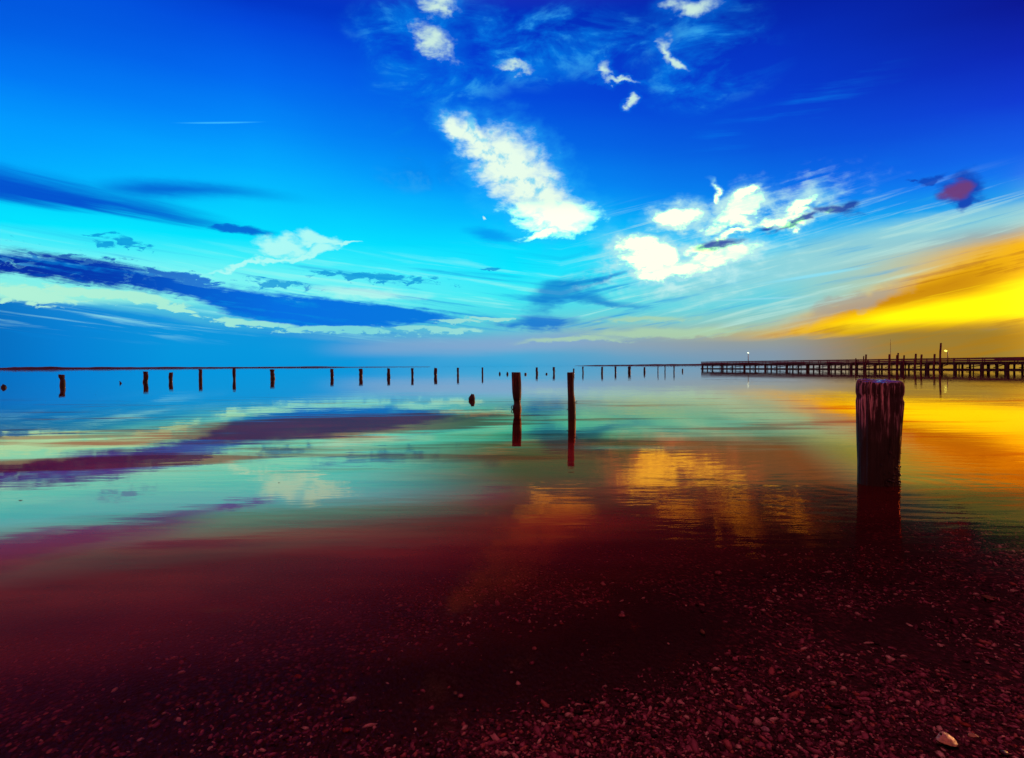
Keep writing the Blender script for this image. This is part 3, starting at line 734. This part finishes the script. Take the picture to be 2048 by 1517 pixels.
# ------------------------------------------------------------------ pier
YL = 0.9 * FPX / 6.4; YR = 0.9 * FPX / 11.7
PL = at_depth(1403, horizon(1403), YL); PR = at_depth(2048, horizon(2048), YR)
PL = Vector((PL.x, PL.y, 0)); PR = Vector((PR.x, PR.y, 0))
pd = (PR - PL).normalized(); pn = Vector((pd.y, -pd.x, 0))
if pn.y > 0: pn = -pn                                  # pn points to the viewer's side
ZU = Vector((0, 0, 1)); LEN = (PR - PL).length * 1.35; W = 2.8
def along(px):
    """distance along the pier's near face where that line of sight meets it"""
    d = ray(px, horizon(px)); d = Vector((d.x, d.y))
    A = PL.xy; e = pd.xy
    det = d.x * (-e.y) + e.x * d.y
    return (-(A.x * d.y) + A.y * d.x) / det * -1 if abs(det) < 1e-9 else ((d.x * A.y - d.y * A.x) / (d.y * e.x - d.x * e.y))
pier = empty('fishing_pier', PL, 0)
tag(pier, 'long low timber pier with railing on many piles reaching out over the bay', 'pier')
ax = (pd, pn, ZU)
def L(s, n_, z): return pd * s + pn * n_ + ZU * z      # local to the pier's far end
mb = MB()
nb = int(LEN / 3.0)
for k in range(nb):
    mb.box(L(LEN*(k+0.5)/nb, -W/2, 1.33), (LEN/nb - 0.02, W, 0.07), ax)
mb.build('deck', M_pier, pier)
for off in (0.06, -W - 0.06):
    mb = MB(); mb.box(L(LEN/2, off, 1.13), (LEN, 0.10, 0.46), ax); mb.build('stringer', M_pier_pile, pier)
bents = [1407, 1446, 1491, 1533, 1576, 1617, 1660, 1705, 1753, 1806, 1858, 1913, 1967, 2018]
bs = [along(x) for x in bents] + [LEN * 0.80, LEN * 0.86, LEN * 0.92, LEN * 0.99]
for i, s_ in enumerate(bs):
    for n_, rr_ in ((0.30, 0.31), (-W * 0.45, 0.18), (-W - 0.05, 0.19)):
        mb = MB(); j = random.uniform(-0.12, 0.12) if n_ < 0.2 else 0
        mb.rod(L(s_ + j + random.uniform(-.06, .06), n_, -1.2), L(s_ + j, n_, 1.30), rr_ * random.uniform(0.9, 1.1), rr_ * 0.92, 10)
        mb.build('pile', M_pier_pile, pier, True)
    mb = MB(); mb.box(L(s_, -W/2 + 0.05, 0.98), (0.22, W + 0.7, 0.2), ax); mb.build('cross_beam', M_pier_pile, pier)
ns = 44
mids = [(bs[i] + bs[i+1]) / 2 for i in range(len(bs) - 1)]
for i, s_ in enumerate(mids):
    for n_ in ((-0.5, -W + 0.2) if i % 3 else (-0.2, -W * 0.5, -W)):
        mb = MB(); jj = random.uniform(-1.2, 1.2)
        mb.rod(L(s_ + jj, n_, -1.2), L(s_ + jj + random.uniform(-.1, .1), n_, 1.2), random.uniform(0.09, 0.14), 0.09, 8)
        mb.build('pile', M_pier_pile, pier, True)
for off in (0.02, -W - 0.02):
    mb = MB()
    mb.box(L(LEN/2, off, 2.02), (LEN, 0.16, 0.05), ax)
    mb.box(L(LEN/2, off + (0.06 if off > 0 else -0.06), 1.86), (LEN, 0.04, 0.20), ax)
    mb.box(L(LEN/2, off + (0.06 if off > 0 else -0.06), 1.55), (LEN, 0.04, 0.26), ax)
    mb.build('handrail', M_rail, pier)
    for k in range(46):
        s_ = 0.1 + (LEN - 0.2) * k / 45
        mb = MB(); mb.box(L(s_, off, 1.68), (0.12, 0.10, 0.63), ax); mb.build('railing_post', M_rail, pier)
mb = MB(); mb.box(L(-0.08, -W/2, 2.02), (0.05, W, 0.05), ax); mb.box(L(-0.06, -W/2, 1.62), (0.04, W, 0.12), ax); mb.build('end_rail', M_rail, pier)
# fish-cleaning shelter boards near the shore end make the rail solid there
mb = MB(); mb.box(L((along(1990) + LEN) / 2, 0.15, 1.76), (LEN - along(1990), 0.05, 0.42), ax); mb.build('rail_boarding', M_rail, pier)

for n_ in (0.52, -W * 0.5, -W - 0.2):  # added bars imitating the dark reflected band along the waterline
    mb = MB(); mb.box(L(LEN/2, n_, 0.06), (LEN - 1.0, 0.14, 0.30), ax); mb.build('added_dark_waterline_bar', M_pier_pile, pier)
for i in range(len(bs) - 1):
    mb = MB(); mb.rod(L(bs[i], -W * 0.75, 0.35), L(bs[i+1], -W * 0.75, 1.1) if i % 2 else L(bs[i] + 2.6, -W * 0.75, 1.1), 0.07, n=6)
    mb.build('brace', M_pier_pile, pier)
# lamps on the pier
def pier_lamp(px, top, label, mat, arm):
    s_ = along(px); q = PL + pd * s_ + pn * 0.16
    k = q.y / FPX; zt = CAM_H + (horizon(px) - top) * k
    root = empty('pier_lamp', (q.x, q.y, 1.36)); tag(root, label, 'lamp', 'lit lamps along the pier')
    mb = MB(); mb.rod((0, 0, 0), (0, 0, zt - 1.36 - 0.12), 0.10, 0.07, 10); mb.build('pole', M_steel, root, True)
    mb = MB(); mb.rod((0, 0, zt - 1.36 - 0.14), (arm * 0.8, -0.1, zt - 1.36 - 0.02), 0.05, n=8); mb.build('arm', M_steel, root, True)
    mb = MB(); mb.rod((arm*0.6 - 0.20, -0.12, zt - 1.36 - 0.05), (arm*0.6 - 0.12, -0.12, zt - 1.36 + 0.12), 0.24, 0.18, 14)
    o = mb.build('lamp_head', mat, root, True)
pier_lamp(1497.5, 706.5, 'thin lit lamp with a white head near the outer end of the pier', M_white_lamp, 0.2)
pier_lamp(1897, 702.5, 'lit yellow lamp on a short bent pole next to the tallest mooring pole', M_yellow_lamp, -0.45)

# mooring poles standing beside the pier: (x top, top y, x bottom, half-width px, offset from pier)
POLES = [
 (1711.5, 717, 1711.5, 1.3, 1.2, 'shortest mooring pole by the pier, its top barely above the rail'),
 (1727.5, 712.5, 1727, 1.2, 1.4, 'thinner of two touching mooring poles behind the thick beach post'),
 (1732, 709.5, 1731, 1.8, 0.9, 'thicker of two touching mooring poles behind the thick beach post'),
 (1779, 709, 1778, 1.9, 1.2, 'single upright mooring pole over the middle of the thick beach post'),
 (1793.5, 710.5, 1793, 1.5, 1.6, 'lower mooring pole pressed against the one below the thin mast'),
 (1796.5, 706.5, 1795, 1.6, 0.9, 'mooring pole directly below the thin tall mast'),
 (1808, 711, 1807, 1.7, 1.2, 'short mooring pole just right of the thin tall mast'),
 (1832, 708, 1829, 2.1, 1.4, 'mooring pole leaning towards the yellow lamp, one of a close pair'),
 (1843, 709.5, 1841.5, 2.0, 1.0, 'upright mooring pole beside the leaning one'),
 (1869.5, 708.5, 1867, 2.0, 1.4, 'mooring pole just before the tallest pole'),
 (1881.5, 686.5, 1879.5, 1.9, 1.2, 'tallest thick mooring pole rising high above the pier rail'),
]
for i, (xt, tp, xb, hw, off, label) in enumerate(POLES):
    s_ = along(xb); q = PL + pd * s_ + pn * off
    k = q.y / FPX; zt = CAM_H + (horizon(xt) - tp) * k
    b = at_depth(xb, horizon(xb), q.y); tpt = at_depth(xt, horizon(xt), q.y)
    prof = []
    H = zt; lx = (tpt.x - b.x)
    for j in range(10):
        z = -1.0 + (H + 1.0) * j / 9
        prof.append((z, lx * max(z, -1) / H + 0.02 * math.sin(i * 3 + j), hw * k * (1.05 - 0.12 * j / 9 + 0.1 * float(vnoise(np.array(i * 2.1 + j * .7), np.array(5.5))))))
    V, Fc, ring = post_mesh(prof, n=14, groove=0.05, seed=90 + i, rings=20, ragged=0.05)
    V2, F2 = cap_mesh(ring, i, 0.0); V, Fc = merge(V, Fc, V2, F2)
    o = mesh_obj('mooring_pole', V, Fc, M_moor, loc=(b.x, q.y, 0))
    tag(o, label, 'pole', 'mooring poles beside the pier')
s_ = along(1797.5); q = PL + pd * s_ + pn * 1.9; k = q.y / FPX
root = empty('boat_mast', (q.x, q.y, 0)); tag(root, 'thin tall bare mast standing above the cluster of mooring poles', 'mast')
mb = MB(); mb.rod((0, 0, -0.6), (0, 0, CAM_H + (horizon(1797) - 690) * k), 0.06, 0.035, 8); mb.build('mast_tube', M_steel, root, True)
mb = MB(); mb.rod((0, 0, CAM_H + (horizon(1797) - 690) * k), (0.02, 0, CAM_H + (horizon(1797) - 679) * k), 0.03, 0.02, 6); mb.build('whip', M_steel, root, True)

# ------------------------------------------------------------------ pebbles and shell grit
m, t, out = material('wet_pebble')
ri = E(t, t.node('ShaderNodeNewGeometry').outputs['Random Per Island'])
c = t.ramp(ri, [(0.0, (0.015, 0.003, 0.004)), (0.30, (0.14, 0.034, 0.055)), (0.58, (0.30, 0.075, 0.11)), (0.80, (0.52, 0.17, 0.21)), (0.86, (0.52, 0.13, 0.08)), (0.92, (0.70, 0.36, 0.30)), (1.0, (0.85, 0.62, 0.44))])
nn = t.noise(position(t), 160, 3, 0.6)
c = t.mix(c, (0.03, 0.008, 0.01), t.ss(nn, 0.5, 0.75) * 0.6)
principled(t, out, c, t.ss(nn, 0.3, 0.7, 0.4, 0.65), bump(t, nn, 0.4, 0.003), 0.25)
M_peb = m
def scatter(n):
    """candidate positions with the density seen in the photograph: thick towards the lower right, thin in the smooth hollow"""
    x = rng.uniform(-4.2, 5.4, n); y = 1.2 + (rng.random(n) ** 1.6) * 5.5
    keep = (x > -y * 0.80 - 0.5) & (x < y * 0.80 + 1.7)
    s_ = shore_s(x, y)
    clump = fbm(x * 1.2 + 3, y * 1.0 + 9, 3)
    fine_c = fbm(x * 5 + 1, y * 4, 2)
    d = np.exp(-np.clip(s_ - 1.05, 0, 9) * 1.5) + 0.34 * np.exp(-((s_ - 2.55) / 0.5) ** 2) * (x < 1.2)
    d = d * (0.66 + 1.9 * clump + 1.1 * fine_c) * np.clip(0.55 + 0.25 * (x + 0.4), 0.12, 1)
    u_ = (x - HOL[0]) * 0.86 + (y - HOL[1]) * 0.5; v_ = ((y - HOL[1]) * 0.86 - (x - HOL[0]) * 0.5) / 0.55
    d = d * (0.05 + 0.95 * np.clip((np.hypot(u_, v_) + 0.5 * clump - 0.6) / 0.5, 0, 1))
    keep &= (s_ < 3.6) & (rng.random(n) < np.clip(d, 0.006, 1))
    return x[keep], y[keep]
bx_, by_ = scatter(400000)
np_ = len(bx_)
# unit pebble: 5 rings of 7
pr, ps = 3, 7
unit = [(0, 0, -1)]
for j in range(1, pr + 1):
    ph = math.pi * j / (pr + 1)
    for i in range(ps):
        a = 2 * math.pi * (i + 0.5 * j) / ps; unit.append((math.sin(ph) * math.cos(a), math.sin(ph) * math.sin(a), -math.cos(ph)))
unit.append((0, 0, 1)); unit = np.array(unit); nu = len(unit)
uf = [[0, 1 + (i + 1) % ps, 1 + i] for i in range(ps)]
for j in range(pr - 1):
    for i in range(ps):
        a, b = 1 + j*ps + i, 1 + j*ps + (i+1) % ps
        c_, d_ = a + ps, b + ps
        uf += [[a, b, d_], [a, d_, c_]]
uf += [[nu - 1, 1 + (pr-1)*ps + i, 1 + (pr-1)*ps + (i+1) % ps] for i in range(ps)]
uf = np.array(uf)
def pebble_mesh(px, py, size, elong, flat, yaw, tilt, lift):
    n = len(px)
    U = unit[None] * (1 + 0.16 * rng.standard_normal((n, nu, 1)))
    U = np.sign(U) * np.abs(U) ** 0.9
    U[:, :, 0] *= (size * elong)[:, None]; U[:, :, 1] *= size[:, None]; U[:, :, 2] *= (size * flat)[:, None]
    ct, st = np.cos(tilt)[:, None], np.sin(tilt)[:, None]
    X_ = U[:, :, 0] * ct - U[:, :, 2] * st; Z_ = U[:, :, 0] * st + U[:, :, 2] * ct
    cy, sy = np.cos(yaw)[:, None], np.sin(yaw)[:, None]
    Xw = X_ * cy - U[:, :, 1] * sy; Yw = X_ * sy + U[:, :, 1] * cy
    V_ = np.stack([Xw + px[:, None], Yw + py[:, None], Z_ + (bed_z(px, py) + size * flat * lift)[:, None]], -1).reshape(-1, 3)
    F_ = (uf[None] + (np.arange(n) * nu)[:, None, None]).reshape(-1, 3)
    return V_, F_
size = np.clip(rng.lognormal(math.log(0.0036), 0.50, np_), 0.0015, 0.0125)
V_, F_ = pebble_mesh(bx_, by_, size, rng.uniform(1.1, 2.6, np_), rng.uniform(0.25, 0.7, np_), rng.normal(math.pi/2 - 0.15, 0.6, np_), rng.normal(0, 0.22, np_), 0.45)
peb = mesh_obj('pebbles', V_, F_, M_peb)
tag(peb, 'wet reddish pebbles and shell grit covering the beach in the shallows', None, None, 'stuff')

# individual shells and stones that stand out
def stone_mat(name, col, rough=0.6):
    m, t, out = material(name)
    n = t.noise(objco(t), 90, 4, 0.6)
    principled(t, out, t.mix(tuple(v * 0.45 for v in col), col, t.ss(n, 0.35, 0.6)), rough, bump(t, n, 0.4, 0.003), 0.2)
    return m
M_pale = stone_mat('pale_shell', (0.30, 0.18, 0.09), 0.5)
M_pink = stone_mat('pinkish_stone', (0.55, 0.24, 0.20))
M_rust = stone_mat('rusty_flake', (0.38, 0.07, 0.035))
M_grey = stone_mat('greyish_stone', (0.46, 0.30, 0.30))
def stone(px, py, wpx, hpx, mat, label, cat='pebble', name='beach_stone', flat=0.5, yaw=None):
    g_ = ground(px, py); zb = float(bed_z(np.array(g_.x), np.array(g_.y))); g_ = ground(px, py, zb); k = g_.y / FPX
    a = wpx / 2 * k; b = hpx / 2 * k * (g_.y / CAM_H) * 0.75
    n, rings = 20, 9; V = []
    for j in range(rings + 1):
        ph = math.pi * j / rings
        for i in range(n):
            th_ = 2 * math.pi * i / n
            rr_ = 1 + 0.12 * float(fbm(np.array(math.cos(th_) * 1.2 + px), np.array(math.sin(th_) * 1.2 + j * 0.2), 3)) * 2
            V.append((a * math.sin(ph) * math.cos(th_) * rr_, b * math.sin(ph) * math.sin(th_) * rr_, min(a, b) * flat * math.cos(ph)))
    Fq = [[j*n+i, (j+1)*n+i, (j+1)*n+(i+1) % n, j*n+(i+1) % n] for j in range(rings) for i in range(n)]
    o = mesh_obj(name, V, Fq, mat, loc=(g_.x, g_.y, zb + min(a, b) * flat * 0.7))
    if yaw: o.rotation_euler.z = yaw
    return tag(o, label, cat)
def shell(px, py, wpx, mat, label, open_=0.55, yaw=0.0, tilt=(0, 0), aspect=0.8, hole=False, group=None):
    """one half of a clam: ribbed dome with a lip and a hinge beak"""
    g_ = ground(px, py); zb = float(bed_z(np.array(g_.x), np.array(g_.y))); g_ = ground(px, py, zb); k = g_.y / FPX
    a = wpx / 2 * k; n, rings = 40, 12; V = []
    for layer in (1.0, 0.90):
        for j in range(rings + 1):
            f = j / rings
            for i in range(n):
                th_ = 2 * math.pi * i / n
                rib = 1 + 0.03 * math.cos(th_ * 14)
                shape = 1 - 0.22 * max(0, math.sin(th_)) ** 3
                rr_ = a * f * rib * shape
                V.append((rr_ * math.cos(th_), rr_ * math.sin(th_) * aspect + a * 0.30 * (1 - f), (a * open_ * (1 - f ** 2.2) + 0.02 * a * math.sin(f * 22)) * layer - (0 if layer == 1.0 else 0.03 * a)))
    per = (rings + 1) * n; Fq = []
    for lay in (0, 1):
        for j in range(rings):
            for i in range(n):
                if hole and 3 <= j <= 6 and (4 <= i <= 8 or 14 <= i <= 17): continue
                q = [lay*per + j*n+i, lay*per + (j+1)*n+i, lay*per + (j+1)*n+(i+1) % n, lay*per + j*n+(i+1) % n]
                Fq.append(q if lay == 0 else q[::-1])
    for i in range(n):
        j = (i + 1) % n; e = rings * n
        Fq.append([e+i, per+e+i, per+e+j, e+j])
    o = mesh_obj('clam_shell', V, Fq, mat, loc=(g_.x, g_.y, zb + 0.006))
    o.rotation_euler = (tilt[0], tilt[1], yaw)
    return tag(o, label, 'shell', group)
shell(1893, 1487, 58, M_pale, 'large pale worn clam shell with eaten holes lying among pebbles near the water edge', 0.5, 0.9, (0.1, 0.25), hole=True)
shell(1945, 1479, 26, M_pale, 'bright cream broken shell beside the large holed clam shell', 0.6, 2.0, (0.2, 0.5), 0.5)
shell(1981, 1199, 40, M_pale, 'thin upturned shell with a bright open rim beyond the pebble bank', 0.35, 0.6, (math.pi + 0.15, 0.15), 0.7)
shell(1908, 1124, 26, M_pale, 'pale sliver of shell in the shallows past the thick post', 0.3, 2.6, (0.1, 0.2), 0.4)
shell(1395, 1134, 13, M_pale, 'narrow white shell chip, longer of two bright chips in dark water', 0.3, 2.8, (0.1, 0.3), 0.6)
shell(1362, 1134, 9, M_pale, 'tiny white shell chip, smaller of two bright chips in dark water', 0.3, 0.2, (0.1, 0.1), 0.7)
stone(1437, 1149, 15, 8, M_pink, 'oval pinkish stone just below the two bright shell chips', yaw=-0.3)
stone(1244, 1234, 13, 7, M_pink, 'flat pinkish stone touching a smaller round one')
stone(1245, 1227, 8, 6, M_grey, 'small round grey stone resting behind the flat pinkish one')
stone(1069, 1299, 10, 8, M_pink, 'round tan stone alone on smooth dark sand')
stone(1089, 1258, 7, 4, M_pale, 'tiny white stone alone on the dark sand near the middle')
stone(596, 1356, 13, 12, M_rust, 'rust red triangular flake alone on smooth sand', yaw=0.5)
stone(692, 1464, 17, 12, M_rust, 'large oval reddish stone on smooth dark sand near the picture bottom', yaw=0.4)
stone(878, 1503, 12, 10, M_grey, 'round mauve grey stone at the bottom edge of the picture')
stone(911, 1388, 8, 8, M_pale, 'small cream stone beside a pink one on dark sand')
stone(921, 1394, 11, 8, M_pink, 'pink stone tucked against the small cream stone')
stone(1531, 1462, 16, 13, M_grey, 'pale grey round stone, largest on the pebble bank')
stone(1493, 1481, 13, 10, M_pale, 'cream oval stone just in front of the pale grey round one', yaw=-0.6)
stone(1628, 1446, 17, 10, M_pink, 'long pinkish stone on the pebble bank behind the pale grey round one', yaw=-0.3)
stone(1655, 1417, 11, 9, M_rust, 'orange brown stone near the middle of the pebble bank', yaw=-0.5)
stone(1931, 1452, 20, 9, M_rust, 'orange red elongated stone behind the bright cream broken shell', yaw=-0.9)
stone(1405, 1267, 8, 11, M_pale, 'small upright white stone at the edge of the pebble bank', flat=0.9)
# a floating splinter out on the calm water
def splinter(px, py, wpx, label):
    g_ = ground(px, py); k = g_.y / FPX; L_ = wpx * k; V = []
    n = 8; prof_ = [(-0.5, 0.15), (-0.3, 0.8), (0.0, 1.0), (0.3, 0.75), (0.5, 0.1)]
    for (u_, r_) in prof_:
        for i in range(n):
            a = 2 * math.pi * i / n; V.append((u_ * L_, math.cos(a) * r_ * L_ * 0.14, math.sin(a) * r_ * L_ * 0.06 + 0.003))
    Fq = [[j*n+i, j*n+(i+1) % n, (j+1)*n+(i+1) % n, (j+1)*n+i] for j in range(4) for i in range(n)] + [[i for i in reversed(range(n))], [4*n+i for i in range(n)]]
    o = mesh_obj('driftwood_chip', V, Fq, M_row, loc=(g_.x, g_.y, 0)); return tag(o, label, 'driftwood')
splinter(41, 1001.5, 9, 'dark floating splinter of wood on the pale reflection near the picture edge')
splinter(558, 966, 5, 'tiny dark floating chip of wood on the teal water')

# ------------------------------------------------------------------ render settings
scene.render.engine = 'CYCLES'
scene.view_settings.view_transform = 'Standard'
scene.view_settings.look = 'None'
scene.view_settings.exposure = 0.0
scene.view_settings.gamma = 1.0
scene.cycles.max_bounces = 8
scene.cycles.transparent_max_bounces = 8
scene.cycles.use_denoising = True
scene.cycles.use_adaptive_sampling = True
scene.cycles.adaptive_threshold = 0.02
scene.cycles.adaptive_min_samples = 16
